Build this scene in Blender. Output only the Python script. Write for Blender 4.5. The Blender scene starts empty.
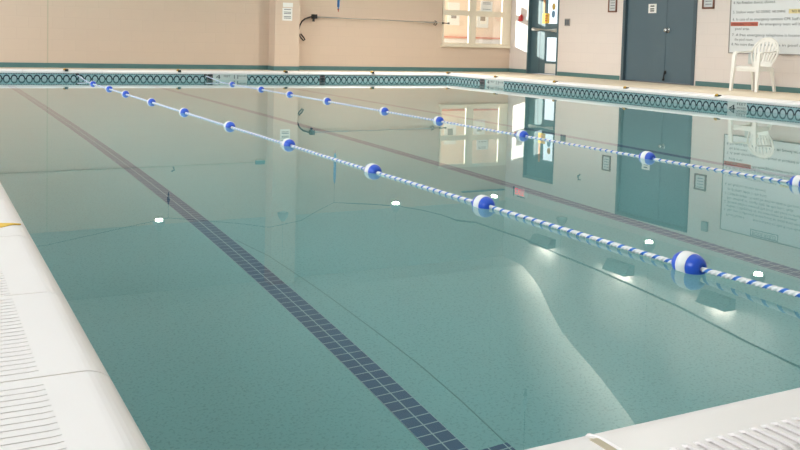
import bpy, bmesh, math, random
from mathutils import Vector, Matrix
random.seed(4)
S = 0.755          # metres per modelling unit (one unit = camera height above the water)
sc = bpy.context.scene
COL = sc.collection
PI = math.pi

# ------------------------------------------------------------------ materials
def lin(c):
    r = []
    for v in c:
        v = v / 255.0
        r.append(v / 12.92 if v <= .04045 else ((v + .055) / 1.055) ** 2.4)
    return (r[0], r[1], r[2], 1.0)

class NB:
    """tiny node builder"""
    def __init__(s, name):
        s.m = bpy.data.materials.new(name); s.m.use_nodes = True
        s.nt = s.m.node_tree; s.b = s.nt.nodes.get('Principled BSDF')
        s.out = s.nt.nodes.get('Material Output')
    def n(s, t, **kw):
        x = s.nt.nodes.new(t)
        for k, v in kw.items(): setattr(x, k, v)
        return x
    def l(s, a, b): s.nt.links.new(a, b)
    def put(s, inp, v):
        if hasattr(v, 'is_output') or isinstance(v, bpy.types.NodeSocket): s.l(v, inp)
        else: inp.default_value = v
    def math(s, op, a, b=0.0, c=None):
        x = s.n('ShaderNodeMath', operation=op)
        s.put(x.inputs[0], a); s.put(x.inputs[1], b)
        if c is not None: s.put(x.inputs[2], c)
        return x.outputs[0]
    def mix(s, f, a, b):
        x = s.n('ShaderNodeMix', data_type='RGBA')
        s.put(x.inputs[0], f); s.put(x.inputs[6], a); s.put(x.inputs[7], b)
        return x.outputs[2]
    def pos(s):
        tc = s.n('ShaderNodeTexCoord'); sp = s.n('ShaderNodeSeparateXYZ')
        s.l(tc.outputs['Object'], sp.inputs[0])
        return tc.outputs['Object'], [s.math('MULTIPLY', sp.outputs[i], 1.0 / S) for i in range(3)]
    def base(s, v): s.put(s.b.inputs['Base Color'], v)

def plain(name, c, rough=.5, metal=0.0, var=.04, scale=9.0, bump=0.0, spec=None):
    k = NB(name); k.b.inputs['Roughness'].default_value = rough; k.b.inputs['Metallic'].default_value = metal
    if spec is not None: k.b.inputs['Specular IOR Level'].default_value = spec
    tc = k.n('ShaderNodeTexCoord'); nz = k.n('ShaderNodeTexNoise')
    nz.inputs['Scale'].default_value = scale; nz.inputs['Detail'].default_value = 3
    k.l(tc.outputs['Object'], nz.inputs['Vector'])
    a = lin(c); lo = tuple(x * (1 - var) for x in a[:3]) + (1,); hi = tuple(min(1, x * (1 + var)) for x in a[:3]) + (1,)
    k.base(k.mix(nz.outputs['Fac'], lo, hi))
    if bump:
        bp = k.n('ShaderNodeBump'); bp.inputs['Strength'].default_value = bump; bp.inputs['Distance'].default_value = .01
        k.l(nz.outputs['Fac'], bp.inputs['Height']); k.l(bp.outputs[0], k.b.inputs['Normal'])
    return k.m

def emit(name, c, strength):
    k = NB(name); k.base((0, 0, 0, 1))
    k.b.inputs['Emission Color'].default_value = lin(c); k.b.inputs['Emission Strength'].default_value = strength
    return k.m

def block_wall(name, c, axis, joint=.93):
    """painted concrete block, joints 0.27 high, running bond"""
    k = NB(name); k.b.inputs['Roughness'].default_value = .55
    o, p = k.pos()
    cb = k.n('ShaderNodeCombineXYZ'); k.l(p[axis], cb.inputs[0]); k.l(p[2], cb.inputs[1])
    br = k.n('ShaderNodeTexBrick'); k.l(cb.outputs[0], br.inputs['Vector'])
    br.inputs['Scale'].default_value = 1.0; br.inputs['Mortar Size'].default_value = .009; br.inputs['Mortar Smooth'].default_value = .6
    br.inputs['Brick Width'].default_value = .54; br.inputs['Row Height'].default_value = .27
    a = lin(c); b2 = tuple(x * .985 for x in a[:3]) + (1,); mo = tuple(x * joint for x in a[:3]) + (1,)
    br.inputs['Color1'].default_value = a; br.inputs['Color2'].default_value = b2; br.inputs['Mortar'].default_value = mo
    k.base(br.outputs['Color'])
    bp = k.n('ShaderNodeBump', invert=True); bp.inputs['Strength'].default_value = .25; bp.inputs['Distance'].default_value = .004
    k.l(br.outputs['Fac'], bp.inputs['Height']); k.l(bp.outputs[0], k.b.inputs['Normal'])
    return k.m

def chain_tile(name, axis):
    """glazed tile band: chain of dark ovals centred on the waterline, knots between them, dotted line above"""
    k = NB(name); k.b.inputs['Roughness'].default_value = .22
    o, p = k.pos(); u, z = p[axis], p[2]
    P = .147
    fu = k.math('SUBTRACT', k.math('FRACT', k.math('DIVIDE', u, P)), .5)          # -.5 .. .5
    du = k.math('MULTIPLY', fu, P)
    ex = k.math('POWER', k.math('DIVIDE', k.math('ABSOLUTE', du), .057), 2.0)
    ez = k.math('POWER', k.math('DIVIDE', k.math('ABSOLUTE', z), .078), 2.0)
    e = k.math('SQRT', k.math('ADD', ex, ez))
    ring = k.math('LESS_THAN', k.math('ABSOLUTE', k.math('SUBTRACT', e, 1.0)), .20)
    ka = k.math('SUBTRACT', .0735, k.math('ABSOLUTE', du))                        # distance to the cell edge
    knot = k.math('MULTIPLY', k.math('LESS_THAN', ka, .013), k.math('LESS_THAN', k.math('ABSOLUTE', z), .022))
    dash = k.math('LESS_THAN', k.math('FRACT', k.math('DIVIDE', u, .049)), .74)
    row = k.math('LESS_THAN', k.math('ABSOLUTE', k.math('SUBTRACT', k.math('ABSOLUTE', z), .118)), .011)
    dark = k.math('MAXIMUM', k.math('MAXIMUM', ring, knot), k.math('MULTIPLY', dash, row))
    grout = k.math('LESS_THAN', k.math('FRACT', k.math('DIVIDE', u, P * 2)), .02)
    inner = k.math('LESS_THAN', e, .8)
    c = k.mix(inner, lin((144, 178, 184)), lin((168, 194, 199)))
    c = k.mix(grout, c, lin((190, 205, 204)))
    c = k.mix(dark, c, lin((30, 56, 66)))
    k.base(c)
    return k.m

def lane_tile(name):
    k = NB(name); k.b.inputs['Roughness'].default_value = .4
    o, p = k.pos()
    W = .065
    fx = k.math('FRACT', k.math('DIVIDE', k.math('SUBTRACT', p[0], 1.584 - .003), W)); fy = k.math('FRACT', k.math('DIVIDE', p[1], W * 1.02))
    g = k.math('MAXIMUM', k.math('LESS_THAN', k.math('ABSOLUTE', k.math('SUBTRACT', fx, .5)), -1.0),
               k.math('MAXIMUM', k.math('LESS_THAN', fx, .085), k.math('LESS_THAN', fy, .085)))
    nz = k.n('ShaderNodeTexNoise'); nz.inputs['Scale'].default_value = 14; k.l(o, nz.inputs['Vector'])
    c = k.mix(nz.outputs['Fac'], lin((28, 80, 120)), lin((44, 100, 140)))
    k.base(k.mix(g, c, lin((160, 190, 202))))
    return k.m

def plaster(name):
    k = NB(name); k.b.inputs['Roughness'].default_value = .8
    tc = k.n('ShaderNodeTexCoord')
    n1 = k.n('ShaderNodeTexNoise'); n1.inputs['Scale'].default_value = 115; n1.inputs['Detail'].default_value = 2; k.l(tc.outputs['Object'], n1.inputs['Vector'])
    n2 = k.n('ShaderNodeTexNoise'); n2.inputs['Scale'].default_value = 1.1; n2.inputs['Detail'].default_value = 2; k.l(tc.outputs['Object'], n2.inputs['Vector'])
    r = k.n('ShaderNodeValToRGB'); k.l(n1.outputs['Fac'], r.inputs[0])
    r.color_ramp.elements[0].position = .34; r.color_ramp.elements[0].color = lin(FLOORC[0])
    r.color_ramp.elements[1].position = .46; r.color_ramp.elements[1].color = lin(FLOORC[1])
    k.base(k.mix(k.math('MULTIPLY', n2.outputs['Fac'], .35), r.outputs[0], lin(FLOORC[2])))
    return k.m

def water(name):
    k = NB(name)
    g = k.n('ShaderNodeBsdfGlass'); g.inputs['Roughness'].default_value = 0.0; g.inputs['IOR'].default_value = 1.333
    g.inputs['Color'].default_value = (.97, 1, .995, 1)
    tc = k.n('ShaderNodeTexCoord'); nz = k.n('ShaderNodeTexNoise')
    nz.inputs['Scale'].default_value = .55; nz.inputs['Detail'].default_value = 1; k.l(tc.outputs['Object'], nz.inputs['Vector'])
    bp = k.n('ShaderNodeBump'); bp.inputs['Strength'].default_value = .02; bp.inputs['Distance'].default_value = .02
    k.l(nz.outputs['Fac'], bp.inputs['Height']); k.l(bp.outputs[0], g.inputs['Normal'])
    k.l(g.outputs[0], k.out.inputs['Surface'])
    return k.m

def glass(name):
    k = NB(name); k.nt.nodes.remove(k.b)
    t = k.n('ShaderNodeBsdfTransparent'); t.inputs[0].default_value = (.94, .97, .97, 1)
    g = k.n('ShaderNodeBsdfGlossy'); g.inputs['Roughness'].default_value = .02
    mx = k.n('ShaderNodeMixShader'); mx.inputs[0].default_value = .06; k.l(t.outputs[0], mx.inputs[1]); k.l(g.outputs[0], mx.inputs[2])
    k.l(mx.outputs[0], k.out.inputs['Surface'])
    return k.m

FLOORC = ((116, 171, 174), (139, 194, 196), (145, 200, 203))
M = dict(
    far=block_wall('beige_block_far', (216, 195, 176), 0, .96),
    farup=plain('upper_far_paint', (188, 190, 184), .7),
    right=block_wall('cream_block_right', (227, 217, 212), 1, .95),
    white=plain('white_paint', (232, 230, 226), .6),
    ceil=plain('ceiling_paint', (214, 216, 212), .8),
    gable=plain('gable_paint', (206, 208, 204), .8),
    base=plain('teal_baseboard', (82, 122, 122), .4, var=.08),
    deck=plain('tan_deck', (208, 196, 176), .7, var=.06, scale=5, bump=.15),
    coping=plain('white_coping', (240, 235, 234), .3, var=.02, scale=3),
    caulk=plain('tan_caulk', (196, 184, 160), .7),
    yellow=plain('yellow_caulk', (232, 190, 70), .6, var=.12),
    tilex=chain_tile('chain_tile_far', 0), tiley=chain_tile('chain_tile_side', 1),
    lane=lane_tile('lane_tile'), plaster=plaster('pool_plaster'), water=water('pool_water'),
    hair=plain('hairline', (118, 170, 170), .9),
    accent=plain('accent_tile', (120, 110, 112), .3, var=.3, scale=60),
    dark=plain('accent_dark', (40, 52, 58), .3),
    marker=plain('marker_tile', (206, 214, 212), .25),
    ink=plain('grey_ink', (96, 104, 112), .6), mink=plain('marker_ink', (52, 68, 74), .5),
    black=plain('black_ink', (40, 40, 44), .6),
    redbg=plain('red_highlight', (206, 108, 88), .6), yelbg=plain('yellow_highlight', (226, 212, 160), .6),
    board=plain('sign_board', (222, 226, 228), .35, var=.02),
    steel=plain('slate_door_paint', (82, 104, 116), .4, var=.05, scale=4),
    steel2=plain('slate_frame_paint', (70, 90, 100), .4),
    teald=plain('teal_exit_paint', (78, 104, 112), .4),
    chrome=plain('satin_chrome', (200, 204, 208), .25, 1.0),
    alu=plain('aluminium', (230, 228, 224), .35, .1),
    rubber=plain('black_rubber', (24, 24, 28), .6),
    brass=plain('brass', (190, 150, 70), .35, .9),
    glass=glass('window_glass'),
    plastic=plain('white_plastic', (236, 234, 228), .32, var=.02),
    paper=plain('white_paper', (240, 240, 236), .7, var=.02),
    ypaper=plain('yellow_paper', (230, 190, 80), .7), wood=plain('brown_frame', (120, 78, 62), .5),
    orange=plain('orange_wood', (196, 140, 96), .5), bluest=plain('blue_sticker', (110, 150, 180), .5), goldst=plain('gold_sticker', (206, 170, 80), .5),
    red=plain('red_plastic', (200, 50, 52), .4), grey=plain('grey_plate', (150, 146, 142), .5),
    cable=plain('brown_cable', (64, 46, 42), .7), fixt=plain('fixture_grey', (150, 160, 158), .5),
    ropew=plain('rope_white', (240, 240, 240), .6), ropeb=plain('rope_blue', (62, 128, 222), .5),
    fblue=plain('float_blue', (44, 92, 214), .28, var=.05), fwhite=plain('float_white', (244, 244, 244), .3, var=.02),
    pink=plain('lobby_paint', (244, 224, 204), .6), rail=plain('lobby_red_rail', (222, 150, 130), .5), cream=plain('cream_frame', (232, 222, 202), .5),
    ground=plain('concrete_ground', (214, 216, 214), .8),
    wblue=plain('weight_blue', (40, 110, 170), .4), wtip=plain('weight_tip', (200, 90, 60), .5),
    teals=plain('teal_small', (70, 130, 140), .4), frameglass=plain('print_paper', (206, 212, 214), .3),
    lamp=emit('lamp_lens', (255, 244, 226), 34.0), lampoff=plain('lamp_lens_off', (190, 196, 192), .3),
    tube=emit('uplight_tube', (255, 240, 220), 14.0), exitred=emit('exit_letters', (255, 60, 80), 2.5),
)

# ------------------------------------------------------------------ mesh helpers (all in modelling units)
def box(bm, a, b, bevel=0.0, seg=2):
    x0, x1 = sorted((a[0], b[0])); y0, y1 = sorted((a[1], b[1])); z0, z1 = sorted((a[2], b[2]))
    vs = [bm.verts.new(p) for p in ((x0,y0,z0),(x1,y0,z0),(x1,y1,z0),(x0,y1,z0),(x0,y0,z1),(x1,y0,z1),(x1,y1,z1),(x0,y1,z1))]
    fs = [bm.faces.new([vs[i] for i in q]) for q in ((0,3,2,1),(4,5,6,7),(0,1,5,4),(1,2,6,5),(2,3,7,6),(3,0,4,7))]
    if bevel:
        es = list({e for f in fs for e in f.edges})
        bmesh.ops.bevel(bm, geom=es, offset=bevel, segments=seg, affect='EDGES', profile=.5)
    return bm
def B(*boxes, bevel=0.0, seg=2):
    bm = bmesh.new()
    for a, b in boxes: box(bm, a, b, bevel, seg)
    return bm
def frame_of(d):
    d = Vector(d).normalized(); u = Vector((0,0,1)) if abs(d.z) < .9 else Vector((1,0,0))
    x = d.cross(u).normalized(); y = x.cross(d).normalized()
    return x, y
def tube(bm, pts, r, n=8, cap=True):
    pts = [Vector(p) for p in pts]; rings = []
    rr = r if isinstance(r, (list, tuple)) else [r] * len(pts)
    px = None
    for i, p in enumerate(pts):
        d = (pts[min(i+1, len(pts)-1)] - pts[max(i-1, 0)])
        if px is None: x, y = frame_of(d)
        else:
            dn = d.normalized(); x = (px - dn * px.dot(dn)).normalized(); y = dn.cross(x)
        px = x
        rings.append([bm.verts.new(p + (x * math.cos(2*PI*k/n) + y * math.sin(2*PI*k/n)) * rr[i]) for k in range(n)])
    for a, b in zip(rings, rings[1:]):
        for k in range(n): bm.faces.new((a[k], a[(k+1)%n], b[(k+1)%n], b[k]))
    if cap: bm.faces.new(rings[0][::-1]); bm.faces.new(rings[-1])
    return bm
def lathe(bm, prof, axis='z', c=(0,0,0), n=20):
    """profile [(r, h)] about an axis through c"""
    rings = []
    for r, h in prof:
        ring = []
        for k in range(n):
            a = 2*PI*k/n; u, v = r*math.cos(a), r*math.sin(a)
            q = {'z': (u, v, h), 'y': (u, h, v), 'x': (h, u, v)}[axis]
            ring.append(bm.verts.new((c[0]+q[0], c[1]+q[1], c[2]+q[2])))
        rings.append(ring)
    for a, b in zip(rings, rings[1:]):
        for k in range(n): bm.faces.new((a[k], a[(k+1)%n], b[(k+1)%n], b[k]))
    bm.faces.new(rings[0][::-1]); bm.faces.new(rings[-1])
    return bm
def ribbon(bm, pts, side, w, t):
    """flat strap along pts; side = width direction, w width (or list), t thickness"""
    pts = [Vector(p) for p in pts]; s = Vector(side).normalized(); rings = []
    for i, p in enumerate(pts):
        d = (pts[min(i+1, len(pts)-1)] - pts[max(i-1, 0)]).normalized()
        nn = d.cross(s).normalized(); ww = w[i] if isinstance(w, (list, tuple)) else w
        rings.append([bm.verts.new(p + s*(a*ww/2) + nn*(b*t/2)) for a, b in ((-1,-1),(1,-1),(1,1),(-1,1))])
    for a, b in zip(rings, rings[1:]):
        for k in range(4): bm.faces.new((a[k], a[(k+1)%4], b[(k+1)%4], b[k]))
    bm.faces.new(rings[0][::-1]); bm.faces.new(rings[-1])
    return bm
def prism(bm, poly, axis, a, b):
    """extrude a polygon (2-d) along axis from a to b"""
    def pt(q, h): return {'x': (h, q[0], q[1]), 'y': (q[0], h, q[1]), 'z': (q[0], q[1], h)}[axis]
    v0 = [bm.verts.new(pt(q, a)) for q in poly]; v1 = [bm.verts.new(pt(q, b)) for q in poly]
    n = len(poly); bm.faces.new(v0); bm.faces.new(v1[::-1])
    for i in range(n): bm.faces.new((v0[i], v1[i], v1[(i+1)%n], v0[(i+1)%n]))
    return bm

WL = {}            # origin (modelling units) of each root
def obj(name, bm, mat, parent=None, smooth=False, kind=None, origin=None):
    """link a bmesh written in room coordinates (or in the parent's own coordinates when the parent is a prototype) as one mesh"""
    bmesh.ops.recalc_face_normals(bm, faces=bm.faces)
    org = Vector(origin) if origin is not None else Vector((0, 0, 0))
    if parent is not None and origin is None: org = Vector(WL.get(parent.name, (0, 0, 0)))
    for v in bm.verts: v.co = (v.co - org) * S
    me = bpy.data.meshes.new(name); bm.to_mesh(me); bm.free()
    for m in (mat if isinstance(mat, (list, tuple)) else [mat]): me.materials.append(m)
    if smooth:
        for f in me.polygons: f.use_smooth = True
    o = bpy.data.objects.new(name, me); COL.objects.link(o)
    if parent is not None:
        o.parent = parent
        WL[o.name] = tuple(org)
        po = Vector(WL.get(parent.name, (0, 0, 0)))
        o.location = (org - po) * S
    else:
        o.location = org * S; WL[o.name] = tuple(org)
    if kind: o['kind'] = kind
    return o
def thing(name, loc, label, cat, group=None, kind=None, rotz=0.0):
    o = bpy.data.objects.new(name, None); o.empty_display_size = .1; COL.objects.link(o)
    o.location = Vector(loc) * S; o.rotation_euler = (0, 0, rotz); WL[o.name] = tuple(loc)
    return tag(o, label, cat, group, kind)
def tag(o, label=None, cat=None, group=None, kind=None):
    if label: o['label'] = label
    if cat: o['category'] = cat
    if group: o['group'] = group
    if kind: o['kind'] = kind
    return o
def kids(o): return [c for c in COL.objects if c.parent == o]
def dup(o, loc, label):
    c = o.copy(); COL.objects.link(c); c.location = Vector(loc) * S; c['label'] = label
    for ch in kids(o):
        d = ch.copy(); COL.objects.link(d); d.parent = c
        for g in kids(ch):
            e = g.copy(); COL.objects.link(e); e.parent = d
    return c
FACE = {'right': Matrix(((0,0,-1),(-1,0,0),(0,1,0))), 'far': Matrix(((1,0,0),(0,0,-1),(0,1,0)))}
def text_bm(bm, s, size, face, at, align='LEFT', width=None, depth=.004):
    """lettering as mesh standing on a wall: face 'right' looks to -X (reads towards -Y), 'far' looks to -Y"""
    cu = bpy.data.curves.new('t', 'FONT'); cu.body = s; cu.size = size; cu.align_x = align; cu.extrude = 0; cu.resolution_u = 2
    o = bpy.data.objects.new('t', cu); COL.objects.link(o)
    bpy.context.view_layer.update()
    dg = bpy.context.evaluated_depsgraph_get()
    me = bpy.data.meshes.new_from_object(o.evaluated_get(dg))
    sx = 1.0
    if width:
        xs = [v.co.x for v in me.vertices]; sx = width / max(1e-6, max(xs) - min(xs))
    R = FACE[face]; a = Vector(at)
    t = bmesh.new(); t.from_mesh(me)
    for v in t.verts: v.co = a + R @ Vector((v.co.x * sx, v.co.y, depth))
    tmp = bpy.data.meshes.new('t2'); t.to_mesh(tmp); t.free(); bm.from_mesh(tmp)
    bpy.data.meshes.remove(tmp); bpy.data.objects.remove(o); bpy.data.curves.remove(cu); bpy.data.meshes.remove(me)
    return bm

# ------------------------------------------------------------------ dimensions
XL, YN, XR, YF = .398, 1.44, 12.30, 20.56      # pool edges
XW, YW = 16.41, 23.71                          # right wall, far wall
XB, YB = -3.2, -3.4                            # wall behind on the left, wall behind the camera
ZD, ZC, D = .125, .198, 1.0                    # deck, coping top, water depth

# ------------------------------------------------------------------ pool
obj('pool_floor', B(((XL-.05, YN-.05, -D-.2), (XR+.05, YF+.05, -D))), M['plaster'], kind='structure')
pw = B(((XL-.3, YN-.3, -D-.2), (XL, YF+.3, .12)), ((XR, YN-.3, -D-.2), (XR+.3, YF+.3, .12)),
       ((XL, YN-.3, -D-.2), (XR, YN, .12)), ((XL, YF, -D-.2), (XR, YF+.3, .12)))
obj('pool_wall', pw, M['plaster'], kind='structure')
wv = B(((XL-.02, YN-.02, -D-.1), (XR+.02, YF+.02, 0.0)))
wat = obj('pool_water', wv, M['water'], kind='structure')
def band(n, a, b, m): obj('trim_%d' % n, B((a, b)), m, kind='structure')
t = .012
band(1, (XL, YF - t, -.138), (5.91, YF, .138), M['tilex'])
band(2, (6.86, YF - t, -.138), (8.69, YF, .138), M['tilex'])
band(3, (8.83, YF - t, -.138), (XR, YF, .138), M['tilex'])
band(4, (XR - t, 18.99, -.138), (XR, YF - t, .138), M['tiley'])
band(5, (XR - t, 11.20, -.138), (XR, 17.95, .138), M['tiley'])
band(6, (XR - t, YN, -.138), (XR, 10.79, .138), M['tiley'])
band(7, (XL, YN + t, -.138), (XL + t, YF - t, .138), M['tiley'])
band(8, (XL + t, YN, -.138), (XR - t, YN + t, .138), M['tilex'])
# accent tiles
def accent(face, c, label):
    w = .065 if face == 'far' else .1
    if face == 'far': bm = B(((c-w, YF-.016, -.13), (c+w, YF-.001, .13)))
    else: bm = B(((XR-.016, c-w, -.13), (XR-.001, c+w, .13)))
    o = tag(obj('accent_tile', bm, M['accent']), label, 'tile', 'accent tiles in the waterline band')
    sp = bmesh.new()
    for z in (.03, .105):
        for s in (-1, 0, 1):
            d = s * w * .55; h = .022 if s else .03
            if face == 'far': box(sp, (c+d-.016, YF-.019, z-h), (c+d+.016, YF-.015, z+h))
            else: box(sp, (XR-.019, c+d-.02, z-h), (XR-.015, c+d+.02, z+h))
    obj('blossom', sp, M['dark'], o)
accent('far', 5.98, 'dark patterned accent tile on far pool edge just left of depth marker')
accent('far', 8.76, 'dark patterned accent tile on far pool edge right of the beige pillar')
accent('right', 18.88, 'mauve patterned accent tile at far corner of the right pool edge')
# depth markers
def marker(face, a, b, items, label):
    if face == 'far': bm = B(((a, YF-.015, -.138), (b, YF-.001, .138)))
    else: bm = B(((XR-.015, a, -.138), (XR-.001, b, .138)))
    o = tag(obj('depth_marker', bm, M['marker']), label, 'depth marker', 'depth markers in the waterline band')
    tx = bmesh.new()
    for s, size, u, z, w in items:
        at = (a + u, YF - .015, z) if face == 'far' else (XR - .015, b - u, z)
        text_bm(tx, s, size, face, at, 'LEFT', w)
    obj('lettering', tx, M['mink'], o)
marker('far', 6.05, 6.86, [('4', .13, .06, .022, .11), ('FEET', .06, .25, .06, .15), ('11', .13, .46, .022, .10), ('INCHES', .05, .60, .07, .19), ('INCHES', .04, .60, .018, .19)][:4],
       'white depth marker reading 4 feet 11 inches on the far pool edge')
marker('right', 17.95, 18.72, [('4', .13, .06, .022, .11), ('FEET', .06, .22, .06, .16), ('11', .13, .42, .022, .10), ('INCHES', .05, .56, .06, .19)],
       'white depth marker at far end of the right pool edge below exit door')
marker('right', 10.79, 11.20, [('4', .15, .03, -.03, .14), ('FEET', .06, .20, .07, .19), ('INCHES', .045, .20, .012, .19)],
       'white depth marker with large 4 on right pool edge below the chair')

# lane lines on the floor
for i, (xa, y0, y1) in enumerate(((1.584, 2.50, 19.2), (4.30, 2.50, 19.2), (7.0, 2.50, 19.2))):
    bm = B(((xa, y0, -D), (xa + .13, y1, -D + .003)))
    box(bm, (xa - .14, y0, -D), (xa, y0 + .12, -D + .003)); box(bm, (xa + .13, y0, -D), (xa + .275, y0 + .12, -D + .003))
    obj('floor_lane_line', bm, M['lane'], kind='structure')
ck = bmesh.new()
ribbon(ck, [(x, y, -D + .002) for x, y in ((1.855, 2.62), (1.87, 2.95), (1.875, 3.28), (1.865, 3.60), (1.84, 4.28), (1.80, 4.94), (1.73, 5.34))], (1, 0, 0), .005, .003)
obj('floor_hairline', ck, M['hair'], kind='structure')

# ------------------------------------------------------------------ coping and deck
def coping_run(name, axis, fixed, sgn, lo, hi, joints, ridges=True):
    """bullnosed coping stones; inner edge at `fixed`, running back from the water in direction sgn"""
    prof = [(-.022, .128), (-.024, .150)] + [(.05 - .074 * math.cos(PI/2 * q / 9), .150 + (ZC - .150) * math.sin(PI/2 * q / 9)) for q in range(1, 10)] + [ (.398, ZC), (.398, .10), (.02, .10)]
    RH = .0009 if axis == 'y' else .010
    bm = bmesh.new(); es = [lo] + [j for j in joints if lo < j < hi] + [hi]
    for a, b in zip(es, es[1:]):
        poly = [(fixed + sgn * q, z) for q, z in prof]
        prism(bm, poly, 'y' if axis == 'y' else 'x', a + (.003 if a > lo else 0), b - (.003 if b < hi else 0))
    o = obj(name, bm, M['coping'], kind='structure')
    gr = bmesh.new()
    for j in es[1:-1]:
        q0, q1 = sorted((fixed + sgn * .045, fixed + sgn * .398))
        if axis == 'y': box(gr, (q0, j - .0035, .12), (q1, j + .0035, ZC - .002))
        else: box(gr, (j - .0035, q0, .12), (j + .0035, q1, ZC - .002))
    if len(es) > 2: obj('grout_joint', gr, M['caulk'], o)
    if ridges:
        rg = bmesh.new(); k = lo
        while k < hi - .05:
            k += .0325
            if any(abs(k - j) < .02 for j in es): continue
            q0, q1 = fixed + sgn * .14, fixed + sgn * .27
            if axis == 'y': pts = [(q0, k, ZC - .002), (q0 + sgn*.02, k, ZC - .002 + RH), (q1 - sgn*.02, k, ZC - .002 + RH), (q1, k, ZC - .002)]; sd = (0, 1, 0)
            else: pts = [(k, q0, ZC - .002), (k, q0 + sgn*.02, ZC - .002 + RH), (k, q1 - sgn*.02, ZC - .002 + RH), (k, q1, ZC - .002)]; sd = (1, 0, 0)
            ribbon(rg, pts, sd, [.004, .014, .014, .008], .006)
        obj('grip_ridge', rg, M['coping'], o)
    return o
jl = [2.23, 2.97, 3.84] + [4.72 + .82*i for i in range(20)]
coping_run('coping_left', 'y', XL, -1, YN - .398, YF + .398, jl)
coping_run('coping_near', 'x', YN + .026, -1, XL, XR, [1.225, 2.0, 2.8, 3.6, 4.4])
coping_run('coping_far', 'x', YF, 1, XL, XR, [1.2 + .8*i for i in range(14)], False)
coping_run('coping_right', 'y', XR, 1, YN - .398, YF + .398, [2.2 + .8*i for i in range(23)], False)
y = bmesh.new()
ribbon(y, [(XL - .006, 4.085, ZC - .004), (XL - .04, 4.075, ZC + .001), (.30, 4.06, ZC + .001), (.15, 4.03, ZC + .001), (.0, 4.0, ZC + .001)], (0, 1, 0), [.01, .03, .10, .15, .17], .004)
tag(obj('sealant_strip', y, M['yellow']), 'yellow wedge of sealant across the white coping at left edge', 'sealant')
# wide caulked joint with a raised bead in the near coping
bm = bmesh.new()
ribbon(bm, [(1.225, YN + .04, .165), (1.225, YN + .02, ZC - .012), (1.225, YN - .02, ZC), (1.225, YN - .2, ZC), (1.225, YN - .39, ZC)], (1, 0, 0), .02, .003)
tag(obj('caulk_joint', bm, M['caulk']), 'tan caulked joint across the near coping at bottom of the picture', 'joint')
bm = bmesh.new()
tube(bm, [(1.243, YN + .04, .17), (1.243, YN + .02, ZC - .01), (1.243, YN - .02, ZC), (1.243, YN - .2, ZC + .001), (1.243, YN - .39, ZC + .001)], .005, 6)
tag(obj('caulk_bead', bm, M['coping']), 'thin white bead beside the tan joint on near coping', 'joint')

cw = .398
dk = bmesh.new()
box(dk, (XB, YB, -.3), (XL - cw, YW, ZC - .002)); box(dk, (XL - cw, YB, -.3), (XW, YN - cw, ZC - .002))
poly = [(XR + cw, ZC - .004), (XW + .1, ZD), (XW + .1, -.3), (XR + cw, -.3)]
prism(dk, poly, 'y', YN - cw, YF + cw)
vs = [dk.verts.new(p) for p in ((XL - cw, YF + cw, ZC - .004), (XR + cw, YF + cw, ZC - .004), (XW + .1, YF + cw, ZD), (XW + .1, YW + .1, ZD), (XL - cw, YW + .1, ZD))]
dk.faces.new((vs[0], vs[1], vs[2], vs[3], vs[4]))
obj('floor', dk, M['deck'], kind='structure')

# ------------------------------------------------------------------ room shell
roof = [(YW, 5.69), (22.67, 5.74), (22.09, 6.0), (21.67, 6.27), (21.2, 6.74), (20.6, 7.22), (19.97, 7.51), (18.92, 7.95), (17.5, 8.70), (10.0, 12.4), (2.0, 8.4), (YB, 5.7)]
rb = bmesh.new()
prism(rb, roof + [(yy, zz + .25) for yy, zz in reversed(roof)], 'x', XB - .3, XW + .3)
obj('ceiling', rb, M['ceil'], kind='structure')
# far wall (window opening X 14.0..16.14, Z .97..2.73), upper part in grey above a ledge
wx0, wx1, wz0, wz1 = 13.97, 16.40, .97, 2.76
ZS = 3.95
fw = B(((XB, YW, -.2), (wx0, YW + .3, ZS)), ((wx1, YW, -.2), (XW + .3, YW + .3, ZS)), ((wx0, YW, -.2), (wx1, YW + .3, wz0)), ((wx0, YW, wz1), (wx1, YW + .3, ZS)))
obj('wall_far', fw, M['far'], kind='structure')
obj('wall_far_upper', B(((XB, YW, ZS), (XW + .3, YW + .3, 5.9))), M['farup'], kind='structure')
obj('trim_9', B(((XB, YW - .05, ZS - .03), (XW, YW + .02, ZS + .05))), M['farup'], kind='structure')
# control joint in the far wall
obj('trim_10', B(((2.855, YW - .004, ZD + .1), (2.885, YW + .01, ZS - .03))), M['caulk'], kind='structure')
# right wall with two door openings
e0, e1, ez = 21.29, 22.77, 3.04
d0, d1, dz = 16.04, 18.53, 3.39
ZR = 3.8
rw = B(((XW, YB, -.2), (XW + .4, d0, ZR)), ((XW, d0, dz), (XW + .4, d1, ZR)), ((XW, d1, -.2), (XW + .4, e0, ZR)),
       ((XW, e0, ez), (XW + .4, e1, ZR)), ((XW, e1, -.2), (XW + .4, YW + .3, ZR)), ((XW, d0, -.2), (XW + .4, d1, ZD)), ((XW, e0, -.2), (XW + .4, e1, ZD)))
obj('wall_right', rw, M['right'], kind='structure')
gb = bmesh.new()
prism(gb, [(YB, ZR)] + [(YW + .3, ZR), (YW + .3, 5.8)] + [(a, b + .05) for a, b in roof], 'x', XW, XW + .4)
obj('wall_right_gable', gb, M['gable'], kind='structure')
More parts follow.
